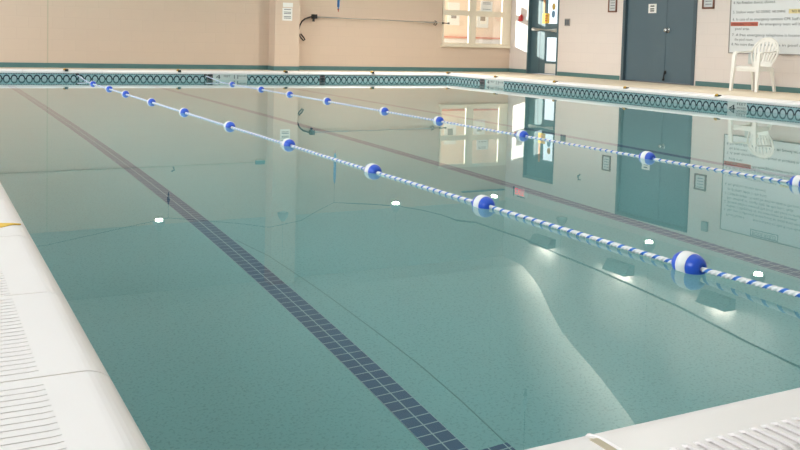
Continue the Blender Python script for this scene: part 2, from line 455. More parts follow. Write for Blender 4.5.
# wall behind, and the left wall with its row of tall windows
obj('wall_back', B(((XB - .3, YB - .3, -.2), (XW + .4, YB, 5.9))), M['white'], kind='structure')
lw = bmesh.new(); wins = [(1.0, 4.0), (7.0, 11.0), (13.0, 17.0), (18.8, 22.8)]
yy = YB
for a, b in wins:
    box(lw, (XB - .3, yy, -.2), (XB, a, 5.7)); yy = b
    box(lw, (XB - .3, a, -.2), (XB, b, 1.3)); box(lw, (XB - .3, a, 4.3), (XB, b, 5.7))
box(lw, (XB - .3, yy, -.2), (XB, YW + .3, 5.7))
prism(lw, [(YB, 5.7), (YW, 5.7)] + [(a, b + .05) for a, b in roof], 'x', XB - .3, XB)
obj('wall_left', lw, M['white'], kind='structure')
for i, (a, b) in enumerate(wins):
    f = bmesh.new()
    for q in (a, a + (b-a)/3, a + 2*(b-a)/3, b): box(f, (XB - .2, q - .05, 1.3), (XB - .1, q + .05, 4.3))
    for q in (1.35, 4.25): box(f, (XB - .2, a, q - .05), (XB - .1, b, q + .05))
    obj('window_%d' % (i + 2), f, M['white'], kind='structure')
# added unseen block that keeps the low sun off the left windows
obj('sun_blocker', B(((-12, 4, -.3), (-10.5, 29.5, 6.2))), M['white'], kind='structure')
# baseboards
obj('baseboard_far', B(((XB, YW - .02, ZD - .03), (8.49, YW, .24)), ((9.41, YW - .02, ZD - .03), (XW, YW, .24)), bevel=.004), M['base'], kind='structure')
bb = B(((XW - .02, YB, ZD - .03), (XW, d0 - .09, .24)), ((XW - .02, d1 + .09, ZD - .03), (XW, e0 - .03, .24)), ((XW - .02, e1 + .03, ZD - .03), (XW, YW - .02, .24)), bevel=.004)
obj('baseboard_right', bb, M['base'], kind='structure')

# pillar on the far wall
px0, px1, py = 8.50, 9.20, YW - .5
pl = obj('pillar', B(((px0, py, 0), (px1, YW, 5.7)), bevel=.01), M['far'], kind='structure')
obj('pillar_base', B(((px0 - .015, py - .015, ZD - .03), (px1 + .015, YW, .24)), bevel=.004), M['base'], pl)

# ------------------------------------------------------------------ interior window on the far wall, with the lobby behind it
fr = bmesh.new()
for x0, x1 in ((wx0 - .02, wx0 + .04), (14.87, 15.12), (16.08, 16.40)): box(fr, (x0, YW - .03, wz0 - .02), (x1, YW + .035, wz1 + .02))
for z0, z1 in ((.93, .99), (1.81, 1.97), (2.70, 2.80)): box(fr, (wx0 - .02, YW - .028, z0), (16.40, YW + .035, z1))
w1 = obj('window_1', fr, M['cream'], kind='structure')
obj('window_sill', B(((wx0 - .06, YW - .09, .86), (16.38, YW + .05, .94)), bevel=.01), M['cream'], w1)
for x0, x1 in ((wx0 + .04, 14.87), (15.12, 16.08)):
    for z0, z1 in ((.99, 1.81), (1.97, 2.70)):
        obj('pane', B(((x0, YW + .01, z0), (x1, YW + .018, z1))), M['glass'], w1)
LY = 25.2
obj('wall_lobby', B(((14.55, LY, -.2), (17.7, LY + .2, 4.2)), ((17.4, YW + .3, -.2), (17.6, LY, 4.2))), M['pink'], kind='structure')
obj('floor_lobby', B(((6, YW + .3, -.3), (17.6, LY + .2, ZD))), M['white'], kind='structure')
obj('ceiling_lobby', B(((14.5, YW + .3, 4.1), (17.7, LY + .2, 4.3))), M['white'], kind='structure')
obj('trim_11', B(((14.55, LY - .08, 1.15), (17.4, LY, 1.19))), M['rail'], kind='structure')
obj('trim_12', B(((14.55, LY - .02, ZD), (17.4, LY, 1.12))), M['white'], kind='structure')
def picture(x, z, w, h, ph, label):
    o = tag(obj('framed_notice', B(((x, LY - .04, z), (x + w, LY, z + h)), bevel=.006), M['paper']), label, 'notice')
    obj('printed_image', B(((x + w*.28, LY - .045, z + h*ph), (x + w*.72, LY - .038, z + h*(ph + .3)))), M['grey'], o)
picture(15.0, 1.55, .44, .72, .3, 'white framed notice on lobby wall seen through the left window panes')
picture(16.1, 1.50, .44, .55, .4, 'white framed notice on lobby wall seen through the right window panes')
nt = tag(obj('taped_notice', B(((15.30, YW + .002, 1.97), (15.72, YW + .008, 2.28))), M['paper']), 'white paper notice taped on the upper right window pane', 'notice')
nl = bmesh.new()
for z in (2.03, 2.19, 2.23): box(nl, (15.37, YW - .001, z), (15.65, YW + .003, z + .012))
obj('printed_lines', nl, M['ink'], nt)

# ------------------------------------------------------------------ exit door
dr = obj('door_1', B(((XW - .02, e1 - .05, ZD), (XW + .4, e1, ez)), ((XW - .02, e0, ZD), (XW + .4, e0 + .05, ez)), ((XW - .02, e0, ez - .07), (XW + .4, e1, ez))), M['teald'], kind='structure')
xd = XW + .10
ym = 22.02
lf = B(((xd, ym, ZD + .02), (xd + .06, e1 - .05, ez - .07)), ((xd, e0 + .05, ZD + .02), (xd + .06, e0 + .12, ez - .07)),
       ((xd, e0 + .12, 2.42), (xd + .06, ym, ez - .07)), ((xd, e0 + .12, 1.22), (xd + .06, ym, 1.62)), ((xd, e0 + .12, ZD + .02), (xd + .06, ym, .52)))
leaf = obj('door_leaf', lf, M['teald'], dr)
obj('pane', B(((xd + .02, e0 + .12, 1.62), (xd + .03, ym, 2.42)), ((xd + .02, e0 + .12, .52), (xd + .03, ym, 1.22))), M['glass'], leaf)
pb = bmesh.new(); tube(pb, [(xd - .09, e0 + .12, 1.42), (xd - .09, e1 - .22, 1.46)], .055, 10)
for q, z in ((e0 + .14, 1.42), (e1 - .24, 1.46)): tube(pb, [(xd, q, z), (xd - .09, q, z)], .03, 8)
obj('push_bar', pb, M['alu'], leaf, smooth=True)
obj('kick_plate', B(((xd - .006, e0 + .14, ZD + .04), (xd, ym - .02, .45))), M['alu'], leaf)
obj('stile_seam', B(((xd - .004, 22.28, ZD + .02), (xd, 22.31, ez - .08))), M['steel2'], leaf)
n1 = tag(obj('warning_notice', B(((xd - .008, 21.86, 1.63), (xd, 22.2, 1.93))), M['ypaper']), 'yellow paper warning notice taped on the exit door above push bar', 'notice')
tx = bmesh.new()
for z, w in ((1.84, .09), (1.77, .05), (1.70, .07)): box(tx, (xd - .011, 22.03 - w, z), (xd - .007, 22.03 + w, z + .03))
obj('printed_lines', tx, M['redbg'], n1)
tag(obj('wooden_strip', B(((xd - .02, 22.08, 1.94), (xd, 22.16, 2.5))), M['orange']), 'orange brown strip on exit door beside the glass above yellow notice', 'strip')
def disc(bm, c, r, t=.006, sz=1.3):
    return prism(bm, [(c[1] + r*math.cos(2*PI*i/20), c[2] + r*sz*math.sin(2*PI*i/20)) for i in range(20)], 'x', c[0] - t, c[0])
b_ = bmesh.new(); disc(b_, (xd + .02, 21.70, 2.12), .075); tag(obj('round_sticker', b_, M['goldst']), 'round gold sticker on the exit door glass', 'sticker')
b_ = bmesh.new(); disc(b_, (xd + .02, 21.71, 1.90), .08); tag(obj('round_sticker', b_, M['bluest']), 'round blue sticker on exit door glass below the gold one', 'sticker')
obj('ground', B(((XW + .4, 14, -.1), (34, 30.2, .06))), M['ground'], kind='structure')

# EXIT sign above the exit door
es_ = thing('exit_sign', (XW - .08, 22.8, 3.38), 'EXIT sign with red letters above the glass exit door, mirrored in the water', 'exit sign')
obj('housing', B(((XW - .10, 22.50, 3.36), (XW, 23.10, 3.66)), bevel=.01), M['paper'], es_)
obj('bracket', B(((XW - .115, 23.06, 3.36), (XW - .10, 23.10, 3.66)), ((XW - .115, 22.5, 3.63), (XW - .10, 22.9, 3.66))), M['steel2'], es_)
tx = bmesh.new(); text_bm(tx, 'EXIT', .28, 'right', (XW - .10, 23.03, 3.41), 'LEFT', .48); obj('letters', tx, M['exitred'], es_)

# ------------------------------------------------------------------ dark double door
dd = obj('door_2', B(((XW - .03, d1 - .06, ZD), (XW + .4, d1 + .03, dz + .03)), ((XW - .03, d0 - .03, ZD), (XW + .4, d0 + .06, dz + .03)), ((XW - .03, d0, dz - .06), (XW + .4, d1, dz + .03))), M['steel2'], kind='structure')
xd = XW + .05; sy = 17.06
l1 = obj('door_leaf', B(((xd, sy + .004, ZD + .025), (xd + .06, d1 - .06, dz - .06)), bevel=.004), M['steel'], dd)
l2 = obj('door_leaf', B(((xd, d0 + .06, ZD + .025), (xd + .06, sy - .004, dz - .06)), bevel=.004), M['steel'], dd)
obj('astragal', B(((xd - .008, sy - .012, ZD + .03), (xd, sy + .03, dz - .08))), M['steel'], dd)
kb = bmesh.new(); lathe(kb, [(.07, 0), (.07, -.012), (.03, -.016), (.028, -.06), (.05, -.07), (.055, -.10), (.035, -.115)], 'x', (xd, 16.99, 1.44), 16)
tube(kb, [(xd - .09, 16.99, 1.44), (xd - .09, 16.88, 1.435)], .014, 8)
obj('door_knob', kb, M['chrome'], l2, smooth=True)
ks = bmesh.new(); box(ks, (xd - .02, 16.99, .36), (xd, 17.05, .44)); tube(ks, [(xd - .03, 17.02, .40), (xd - .06, 17.02, .22)], .018, 8); lathe(ks, [(.026, .19), (.03, .24)], 'z', (xd - .06, 17.02, 0), 10)
obj('kick_stop', ks, M['rubber'], l2)
obj('threshold', B(((XW - .02, d0 + .06, ZD - .01), (XW + .3, d1 - .06, ZD + .012))), M['black'], dd)
ns = tag(obj('door_notice', B(((xd - .008, 17.42, 1.87), (xd, 17.70, 2.10))), M['paper']), 'small white notice on dark double door left of the knob', 'notice')
tx = bmesh.new()
for z in (1.91, 1.96, 2.03): box(tx, (xd - .011, 17.49, z), (xd - .007, 17.63, z + .03))
obj('printed_lines', tx, M['black'], ns)
# framed certificates either side
def frame(yc, z0, z1, w, mat, label):
    o = tag(obj('picture_frame', B(((XW - .035, yc - w/2, z0), (XW, yc - w/2 + .035, z1)), ((XW - .035, yc + w/2 - .035, z0), (XW, yc + w/2, z1)), ((XW - .035, yc - w/2, z0), (XW, yc + w/2, z0 + .04)), ((XW - .035, yc - w/2, z1 - .04), (XW, yc + w/2, z1)), bevel=.004), mat), label, 'frame')
    pr_ = obj('print', B(((XW - .014, yc - w/2 + .03, z0 + .03), (XW - .002, yc + w/2 - .03, z1 - .03))), M['frameglass'], o)
    b2 = bmesh.new()
    for i in range(4): box(b2, (XW - .017, yc - w*.25, z0 + .1 + i*.07), (XW - .013, yc + w*.25, z0 + .115 + i*.07))
    obj('printed_lines', b2, M['ink'], pr_)
frame(18.99, 1.91, 2.33, .33, M['wood'], 'small brown framed certificate left of the dark double door')
frame(15.66, 1.94, 2.33, .36, M['wood'], 'small brown framed certificate between double door and rules board')
# switch plate, outlet, fire alarm
sw = tag(obj('switch_plate', B(((XW - .02, 20.77, 1.55), (XW, 21.0, 1.76)), bevel=.005), M['grey']), 'grey double switch plate right of the glass exit door', 'switch')
obj('rocker', B(((XW - .03, 20.80, 1.58), (XW - .018, 20.87, 1.73)), ((XW - .03, 20.90, 1.58), (XW - .018, 20.97, 1.73))), M['ink'], sw)
fa = thing('fire_alarm', (XW, 23.12, 1.7), 'red fire alarm pull station on the sunlit wall left of exit door', 'alarm')
obj('alarm_box', B(((XW - .07, 23.06, 1.70), (XW, 23.20, 1.86)), bevel=.008), M['red'], fa)
obj('pull_handle', B(((XW - .10, 23.02, 1.78), (XW - .05, 23.07, 1.90)), ((XW - .09, 23.07, 1.72), (XW - .07, 23.19, 1.75))), M['red'], fa)
tag(obj('wall_switch', B(((XW - .02, 22.84, 1.70), (XW, 22.93, 1.83)), bevel=.004), M['marker']), 'small white wall switch between fire alarm and exit door', 'switch')
ob = tag(obj('outlet_box', B(((XW - .07, 14.10, .70), (XW, 14.38, .93)), bevel=.01), M['marker']), 'pale outlet box low on wall behind the plastic chair', 'outlet')
obj('plug', B(((XW - .11, 14.08, .72), (XW - .06, 14.16, .82)), bevel=.01), M['rubber'], ob)
tag(obj('junction_box', B(((XW - .08, 15.36, 3.04), (XW, 15.52, 3.27)), bevel=.008), M['fixt']), 'grey junction box high on wall left of rules board, mirrored in the water', 'box')
hk = bmesh.new(); tube(hk, [(XW, 20.05, 2.72), (XW - .08, 20.05, 2.72), (XW - .1, 20.05, 2.62), (XW - .06, 20.0, 2.56)], .02, 6)
tag(obj('wall_hook', hk, M['rubber']), 'dark hook high on wall between two doors, mirrored in the water', 'hook')

# ------------------------------------------------------------------ pool rules board
bd = thing('rules_board', (XW, 13.2, .93), 'large white pool rules board on the right wall behind plastic chair', 'sign')
b0, b1, bz0, bz1 = 11.4, 14.98, .93, 3.12
obj('panel', B(((XW - .03, b0, bz0), (XW - .004, b1, bz1)), bevel=.004), M['board'], bd)
obj('panel_edge', B(((XW - .04, b1 - .02, bz0), (XW - .004, b1 + .005, bz1)), ((XW - .04, b0, bz0 - .01), (XW - .004, b1, bz0 + .012)), ((XW - .04, b0, bz1 - .012), (XW - .004, b1, bz1 + .01))), M['grey'], bd)
def yr(u): return b1 - u
rows = [(.08, 1.10, '8. No more than', .62), (.78, 1.10, '20 persons in pool area at any one time.', 2.3),
    (.16, 1.21, 'the pool room.', .52), (.08, 1.31, '7. A free emergency telephone is located in the corner of the main', 3.0),
    (.16, 1.45, 'pool area.', .40), (.83, 1.55, 'An emergency team will be immediately dispatched to the', 2.35),
    (.08, 1.66, '6. In case of an emergency summon CPR Staff by', 1.86),
    (.08, 1.82, '5. Shallow water', .60), (.72, 1.82, 'NO DIVING', .38),
    (.08, 2.03, '4. No flotation devices allowed.', 1.15), (.16, 2.14, 'at all times while in the pool.', 1.1), (.08, 2.24, '3. Children under 14 must be with an adult in the pool area', 2.2),
    (.16, 2.34, 'No running or rough play on the pool deck.', 1.8), (.08, 2.43, '2. Shower before entering the pool. No food or drink in this area', 2.5),
    (.16, 2.52, 'unless a lifeguard or an instructor is present.', 1.9), (.08, 2.61, '1. No one is allowed in the pool or pool area alone', 2.1), (.16, 2.72, 'Pool hours', .5), (.9, 2.72, 'are posted at the front desk', 1.3)]
tx = bmesh.new()
for u, z, s, w in rows: text_bm(tx, s, .085, 'right', (XW - .03, yr(u), z), 'LEFT', w)
text_bm(tx, 'POOL RULES', .12, 'right', (XW - .03, yr(.92), 2.99), 'LEFT', .62)
obj('lettering', tx, M['ink'], bd)
obj('heading_box', B(((XW - .034, yr(1.60), 2.95), (XW - .028, yr(.86), 2.965)), ((XW - .034, yr(1.60), 3.08), (XW - .028, yr(.86), 3.093)), ((XW - .034, yr(.875), 2.95), (XW - .028, yr(.86), 3.09)), ((XW - .034, yr(1.60), 2.95), (XW - .028, yr(1.585), 3.09))), M['ink'], bd)
obj('red_strip', B(((XW - .0335, yr(.79), 1.535), (XW - .029, yr(.03), 1.625))), M['redbg'], bd)
obj('red_strip', B(((XW - .0335, yr(2.9), 1.645), (XW - .029, yr(1.97), 1.735))), M['redbg'], bd)
obj('yellow_strip', B(((XW - .0335, yr(2.9), 1.80), (XW - .029, yr(1.58), 1.895))), M['yelbg'], bd)
tx = bmesh.new()
text_bm(tx, 'EMERGENCY CORDS', .08, 'right', (XW - .034, yr(.06), 1.55), 'LEFT', .70)
text_bm(tx, 'PULLING RED', .09, 'right', (XW - .034, yr(2.0), 1.66), 'LEFT', .8)
text_bm(tx, 'NO DIVING', .07, 'right', (XW - .034, yr(1.16), 1.825), 'LEFT', .33)
text_bm(tx, 'NO RUNNING ON THE DECK', .08, 'right', (XW - .034, yr(1.66), 1.82), 'LEFT', 1.1)
obj('bold_lettering', tx, M['black'], bd)

# ------------------------------------------------------------------ plastic armchair (local: faces +x, then turned)
ch = thing('plastic_armchair', (0, 0, 0), 'white plastic armchair with fan back on deck in front of rules board', 'chair')
WL[ch.name] = (0, 0, 0)
PLM = M['plastic']
st = bmesh.new()     # seat: slightly dished slab
nx, ny = 8, 8; top = {}; bot = {}
for i in range(nx + 1):
    for j in range(ny + 1):
        u, v = i / nx, j / ny
        wid = .235 + .02 * u
        x_ = -.25 + .52 * u; y_ = (v - .5) * 2 * wid
        z_ = .52 - .035 * (1 - (2*v - 1)**2) * (1 - .3 * u) + .02 * u - (.03 if u > .95 else 0)
        top[i, j] = st.verts.new((x_, y_, z_)); bot[i, j] = st.verts.new((x_, y_, z_ - .028))
for i in range(nx):
    for j in range(ny):
        st.faces.new((top[i,j], top[i+1,j], top[i+1,j+1], top[i,j+1])); st.faces.new((bot[i,j], bot[i,j+1], bot[i+1,j+1], bot[i+1,j]))
for i in range(nx):
    st.faces.new((top[i,0], bot[i,0], bot[i+1,0], top[i+1,0])); st.faces.new((top[i,ny], top[i+1,ny], bot[i+1,ny], bot[i,ny]))
for j in range(ny):
    st.faces.new((top[0,j], top[0,j+1], bot[0,j+1], bot[0,j])); st.faces.new((top[nx,j], bot[nx,j], bot[nx,j+1], top[nx,j+1]))
obj('seat', st, PLM, ch, smooth=False)
obj('seat_apron', B(((.235, -.25, .42), (.255, .25, .52)), ((-.24, .225, .43), (.24, .245, .52)), ((-.24, -.245, .43), (.24, -.225, .52))), PLM, ch)
# back: fan of slats leaning back inside a scalloped rim
def backp(u, h):
    """u sideways, h up along the leaning back; slightly cupped"""
    return (-.24 - .36 * h + .15 * u * u, u, .50 + h * 1.06)
bk = bmesh.new()
for i in range(7):
    a = (i - 3) / 3.0
    p0 = backp(a * .155, .02); p1 = backp(a * .20, .20); p2 = backp(a * .245, .38 + .02 * (1 - a*a)); p3 = backp(a * .262, .52 - .11 * a * a)
    ribbon(bk, [p0, p1, p2, p3], (0, 1, 0), [.032, .04, .048, .05], .02)
obj('slat', bk, PLM, ch)
rm = bmesh.new()
arc = []
for i in range(25):
    th = PI * (-.12 + 1.24 * i / 24)
    arc.append(backp(.30 * math.cos(th), .30 + .285 * math.sin(th)))
tube(rm, [backp(.19, .0)] + [backp(.235, .12)] + arc + [backp(-.235, .12), backp(-.19, .0)], .023, 8)
obj('back_rim', rm, PLM, ch, smooth=True)
tp = bmesh.new()      # solid scalloped top between the slats and the rim
ribbon(tp, [backp(.25 * math.cos(PI * (.12 + .76 * i / 12)), .30 + .245 * math.sin(PI * (.12 + .76 * i / 12))) for i in range(13)], (-.26, 0, .97), .07, .018)
obj('back_top', tp, PLM, ch)
bt = bmesh.new(); ribbon(bt, [backp(u, .06) for u in (-.2, -.1, 0, .1, .2)], (-.26, 0, .97), .13, .02); obj('back_base', bt, PLM, ch)
for s in (-1, 1):
    am = bmesh.new()
    ribbon(am, [(.30, s*.285, .70), (.27, s*.285, .79), (.20, s*.285, .815), (.0, s*.285, .815), (-.20, s*.28, .83), (-.30, s*.265, .845)], (0, 1, 0), [.06, .075, .075, .07, .065, .05], .026)
    obj('armrest', am, PLM, ch)
    fl = bmesh.new()
    ribbon(fl, [(.345, s*.30, 0), (.315, s*.29, .40), (.29, s*.285, .74), (.27, s*.285, .80)], (0, 1, 0), [.05, .07, .075, .07], .05)
    obj('leg', fl, PLM, ch)
    rl = bmesh.new()
    ribbon(rl, [(-.36, s*.25, 0), (-.31, s*.24, .25), (-.25, s*.23, .50)], (0, 1, 0), [.045, .06, .075], .05)
    obj('leg', rl, PLM, ch)
ch.location = Vector((15.45, 13.42, .143)) * S; ch.rotation_euler = (0, 0, PI + .12)

# ------------------------------------------------------------------ lane ropes and floats
def rope_z(n, yv):
    if n == 0 and yv < 3.05: return .018 + (3.05 - yv) * .035
    if n == 1 and yv < 4.4: return .018 + (4.4 - yv) * .03
    if yv > YF - 1.2: return .012 + (yv - (YF - 1.2)) / 1.2 * .075
    return .003 + max(0, min(1, (6.0 - yv) / 3)) * .013
def rope(n, X, label):
    o = thing('lane_rope', (X, YN, .12), label, 'rope')
    N3 = 15; PIT = .080; R0 = .0073; R1 = .0073
    bm = bmesh.new(); rings = []; yv = YN - .02
    y_end = YF - .03
    while yv < y_end:
        z = rope_z(n, yv); tw = 2 * PI * (yv / PIT); ring = []
        for q in range(N3):
            a = 2 * PI * q / N3
            lobe = abs(math.cos(1.5 * (a)))          # three strands
            r = R0 + R1 * (1 - (1 - lobe) ** 1.2) * .75
            ring.append(bm.verts.new((X + r * math.cos(a + tw), yv, z + r * math.sin(a + tw))))
        rings.append(ring)
        yv += PIT / 9 if yv < 7 else PIT / 5
    for a, b in zip(rings, rings[1:]):
        for q in range(N3):
            f = bm.faces.new((a[q], a[(q+1) % N3], b[(q+1) % N3], b[q])); f.smooth = True
            f.material_index = 1 if 5 <= q < 9 else 0
    obj('twisted_cord', bm, [M['ropew'], M['ropeb']], o)
    hk = bmesh.new(); tube(hk, [(X, YF - .07, .085), (X, YF - .03, .10), (X, YF - .005, .10)], .014, 8); lathe(hk, [(.035, -.016), (.035, 0)], 'y', (X, YF - .002, .10), 12)
    obj('wall_hook', hk, M['rubber'], o)
    return o
rope(0, 3.09, 'blue and white twisted lane rope nearer to the left pool edge')
rope(1, 5.87, 'blue and white twisted lane rope farther right, beyond the first rope')
fl = thing('rope_float', (0, 0, 0), 'x', 'float', 'floats on the lane ropes'); WL[fl.name] = (0, 0, 0)
R_, L_ = .058, .084
def fr_(h): return R_ * (1 - (abs(h) / L_) ** 2.6) ** .42 if abs(h) < L_ else .014
for s in (-1, 1):
    bm = bmesh.new(); hs = [s * (.028 + (L_ * .995 - .028) * i / 10) for i in range(11)]
    lathe(bm, [(max(.016, fr_(h)), h) for h in hs] + [(.014, s * L_ * .90)], 'y', (0, 0, 0), 24)
    obj('blue_end', bm, M['fblue'], fl, smooth=True)
bm = bmesh.new(); lathe(bm, [(fr_(.03) - .002, -.030), (fr_(.02) + .0012, -.027), (R_ + .0012, 0), (fr_(.02) + .0012, .027), (fr_(.03) - .002, .030)], 'y', (0, 0, 0), 24)
obj('white_band', bm, M['fwhite'], fl, smooth=True)
ordn = ['nearest', 'second', 'third', 'fourth', 'fifth', 'sixth', 'seventh', 'eighth', 'ninth', 'tenth']
F1 = [2.995, 4.69, 6.23, 8.02, 9.83, 11.77, 13.62, 15.5, 16.94, 18.63]; F2 = [4.62, 6.25, 8.19, 10.0, 11.53, 13.56, 15.23, 16.75, 18.55]
first = True
for n, (X, F) in enumerate(((3.09, F1), (5.87, F2))):
    for i, yv in enumerate(F):
        where = 'on the left lane rope' if n == 0 else 'on the right lane rope'
        lab = ('nearest and largest blue and white float ' if i == 0 else 'blue and white float, %s from the camera, ' % ordn[i]) + where
        loc = (X, yv, rope_z(n, yv) + (.006 if i == 0 else 0))
        if first: fl.location = Vector(loc) * S; fl['label'] = lab; first = False
        else: dup(fl, loc, lab)

# anchor cups on the coping edge
an = thing('anchor_cup', (0, 0, 0), 'x', 'anchor', 'brass anchor cups along the coping'); WL[an.name] = (0, 0, 0)
bm = bmesh.new(); lathe(bm, [(.036, -.01), (.036, .012), (.024, .028), (.01, .034)], 'z', (0, 0, 0), 14); obj('dome', bm, M['brass'], an, smooth=True)
bm = bmesh.new(); lathe(bm, [(.036, -.03), (.038, .016)], 'z', (.026, -.03, 0), 10); obj('socket', bm, M['rubber'], an)
spots = [((2.84, YF + .01, ZC), 'brass anchor cup on far pool edge left of the near lane rope end'),
 ((5.25, YF + .01, ZC), 'brass anchor cup on far pool edge just left of the far depth marker'),
 ((7.80, YF + .01, ZC), 'brass anchor cup on far pool edge in front of the beige pillar'),
 ((10.1, YF + .01, ZC), 'brass anchor cup on far pool edge below the wall mounted pole'),
 ((XR + .0, YF + .0, ZC), 'brass anchor cup at the far right corner of the pool'),
 ((XR + .01, 18.35, ZC), 'brass anchor cup on right pool edge above the corner depth marker'),
 ((XR + .01, 16.05, ZC), 'brass anchor cup on right pool edge below the exit door'),
 ((XR + .01, 13.8, ZC), 'brass anchor cup on right pool edge below the dark double door'),
 ((XR + .01, 11.47, ZC), 'brass anchor cup on right pool edge left of the plastic chair')]
for i, (loc, lab) in enumerate(spots):
    if i == 0: an.location = Vector(loc) * S; an['label'] = lab
    else: dup(an, loc, lab)

# ------------------------------------------------------------------ far wall fittings
yp = YW - .15
po = thing('rescue_pole', (11.6, yp, 1.58), 'long pale pole with black hooked end, hung along the far wall', 'pole')
bm = bmesh.new(); tube(bm, [(9.80, yp, 1.60), (13.66, yp, 1.57)], .024, 8); obj('shaft', bm, M['alu'], po, smooth=True)
bm = bmesh.new(); tube(bm, [(9.80, yp, 1.60), (9.66, yp, 1.595), (9.50, yp, 1.545), (9.40, yp, 1.46), (9.34, yp, 1.34), (9.32, yp + .02, 1.22), (9.33, yp + .03, 1.12), (9.38, yp, 1.02), (9.46, yp, .94), (9.50, yp, .965), (9.46, yp, 1.03), (9.37, yp, 1.12)], .02, 8)
obj('crook', bm, M['rubber'], po, smooth=True)
bm = bmesh.new(); box(bm, (9.74, yp - .04, 1.55), (9.84, YW, 1.67)); box(bm, (9.72, yp - .03, 1.47), (9.77, yp + .02, 1.58)); obj('wall_bracket', bm, M['rubber'], po)
bm = bmesh.new(); tube(bm, [(13.60, yp, 1.57), (13.56, yp - .02, 1.51), (13.62, yp, 1.49), (13.68, yp, 1.53), (13.66, yp, 1.60), (13.60, yp, 1.62)], .014, 6); box(bm, (13.60, yp, 1.55), (13.64, YW, 1.59)); obj('wall_bracket', bm, M['rubber'], po)
bm = bmesh.new(); tube(bm, [(13.66, yp, 1.57), (13.88, yp, 1.565)], .016, 8); obj('inner_shaft', bm, M['alu'], po, smooth=True)
bm = bmesh.new(); tube(bm, [(13.86, yp, 1.565), (14.10, yp, 1.563)], .03, 8); obj('grip', bm, M['rubber'], po, smooth=True)
s1 = tag(obj('pillar_notice', B(((8.70, py - .012, 1.46), (8.98, py - .001, 1.80))), M['paper']), 'white printed notice on beige pillar, lower and larger of two', 'notice')
bm = bmesh.new()
for z in (1.52, 1.56, 1.64, 1.68, 1.75): box(bm, (8.74, py - .015, z), (8.94, py - .011, z + .018))
obj('printed_lines', bm, M['ink'], s1)
tag(obj('pillar_notice', B(((8.71, py - .012, 1.82), (8.99, py - .001, 1.94))), M['paper']), 'small white notice on beige pillar above the printed one', 'notice')
# conduit along the far wall with a box and hook
cd = thing('wall_conduit', (5.0, YW, 2.43), 'thin pale conduit high along far wall left of pillar, mirrored in the water', 'conduit')
bm = bmesh.new(); tube(bm, [(XB, YW - .03, 2.43), (8.2, YW - .03, 2.40)], .016, 6); obj('pipe', bm, M['caulk'], cd)
obj('end_box', B(((8.18, YW - .08, 2.35), (8.44, YW, 2.45)), bevel=.006), M['teals'], cd)
hk = bmesh.new(); tube(hk, [(5.95, YW, 2.42), (5.95, YW - .08, 2.42), (5.97, YW - .09, 2.5), (5.90, YW - .05, 2.54)], .018, 6)
tag(obj('wall_hook', hk, M['rubber']), 'dark hook on far wall below the conduit, mirrored in the water', 'hook')
tag(obj('wall_shelf', B(((14.79, YW - .12, 3.54), (16.33, YW, 3.58)), bevel=.006), M['steel2']), 'dark narrow ledge on far wall above the window, mirrored in the water', 'shelf')

# ------------------------------------------------------------------ overhead cable with hanging weights, uplights, pendant lamps
# camera basis used only to place the camera; the cable is laid out in the room
def k_at(x, y_, z): return (x, y_, z)
cb = bmesh.new()
YC = 20.0      # plane of the cable across the hall
pts = [(XB + .01, YC, 3.62), (2.4, YC, 3.42), (4.93, YC, 3.02), (6.6, YC, 3.27), (7.28, YC, 3.40), (8.05, YC, 3.30), (8.55, YC, 3.06), (8.9, YC, 2.915),
       (9.4, YC, 2.97), (9.9, YC, 3.02), (10.7, YC, 3.12), (11.4, YC + .1, 3.28), (12.2, YC + .4, 3.52), (13.0, YC + 1.0, 3.82), (14.4, YC + 2.2, 4.2),
       (15.9, 22.8, 4.74), (15.98, 22.05, 4.76), (15.98, 20.36, 4.86), (15.98, 18.66, 4.92), (15.98, 17.14, 5.01), (15.98, 15.77, 5.10), (15.98, 14.36, 5.26), (15.98, 13.41, 5.36), (15.98, 12.4, 5.44), (15.98, 9.5, 5.8)]
tube(cb, pts, [.006 if p[0] < 9 else .011 if p[0] < 13 else .023 for p in pts], 6)
tag(obj('overhead_cable', cb, M['cable']), 'thin dark cable sagging overhead across hall and along right wall, mirrored in the water', 'cable')
def weight(x, y_, z0, z1, ztop, mats, label):
    o = thing('hanging_weight', (x, y_, z0), label, 'weight', 'weights hanging from the overhead cable')
    bm = bmesh.new(); tube(bm, [(x, y_, z0 + .06), (x, y_, z0 + .12), (x, y_, z1 - .1), (x, y_, z1)], [.022, .03, .03, .012], 10); obj('body', bm, mats[0], o, smooth=True)
    bm = bmesh.new(); tube(bm, [(x, y_, z0), (x, y_, z0 + .06)], [.015, .024], 8); obj('tip', bm, mats[1], o)
    bm = bmesh.new(); tube(bm, [(x, y_, z1 - .02), (x, y_, ztop)], .006, 5); obj('string', bm, M['rubber'], o)
weight(8.9, YC, 1.655, 2.45, 2.915, (M['wblue'], M['wtip']), 'blue rod with orange tip hanging on a string before far wall')
weight(4.93, YC, 2.44, 2.72, 3.02, (M['rubber'], M['rubber']), 'black weight hanging on string over left lane, mirrored in the water')
weight(5.48, 7.43, 2.5, 2.72, 4.3, (M['fixt'], M['rubber']), 'pale weight hanging on string over near water, mirrored at the bottom')
cb = bmesh.new(); tube(cb, [(XB + .01, 7.43, 4.6), (1.0, 7.43, 4.42), (5.48, 7.43, 4.3), (10, 7.43, 4.5), (XW - .01, 7.43, 4.9)], .012, 6)
tag(obj('overhead_cable', cb, M['cable']), 'thin dark cable overhead nearer the camera carrying the pale weight', 'cable')

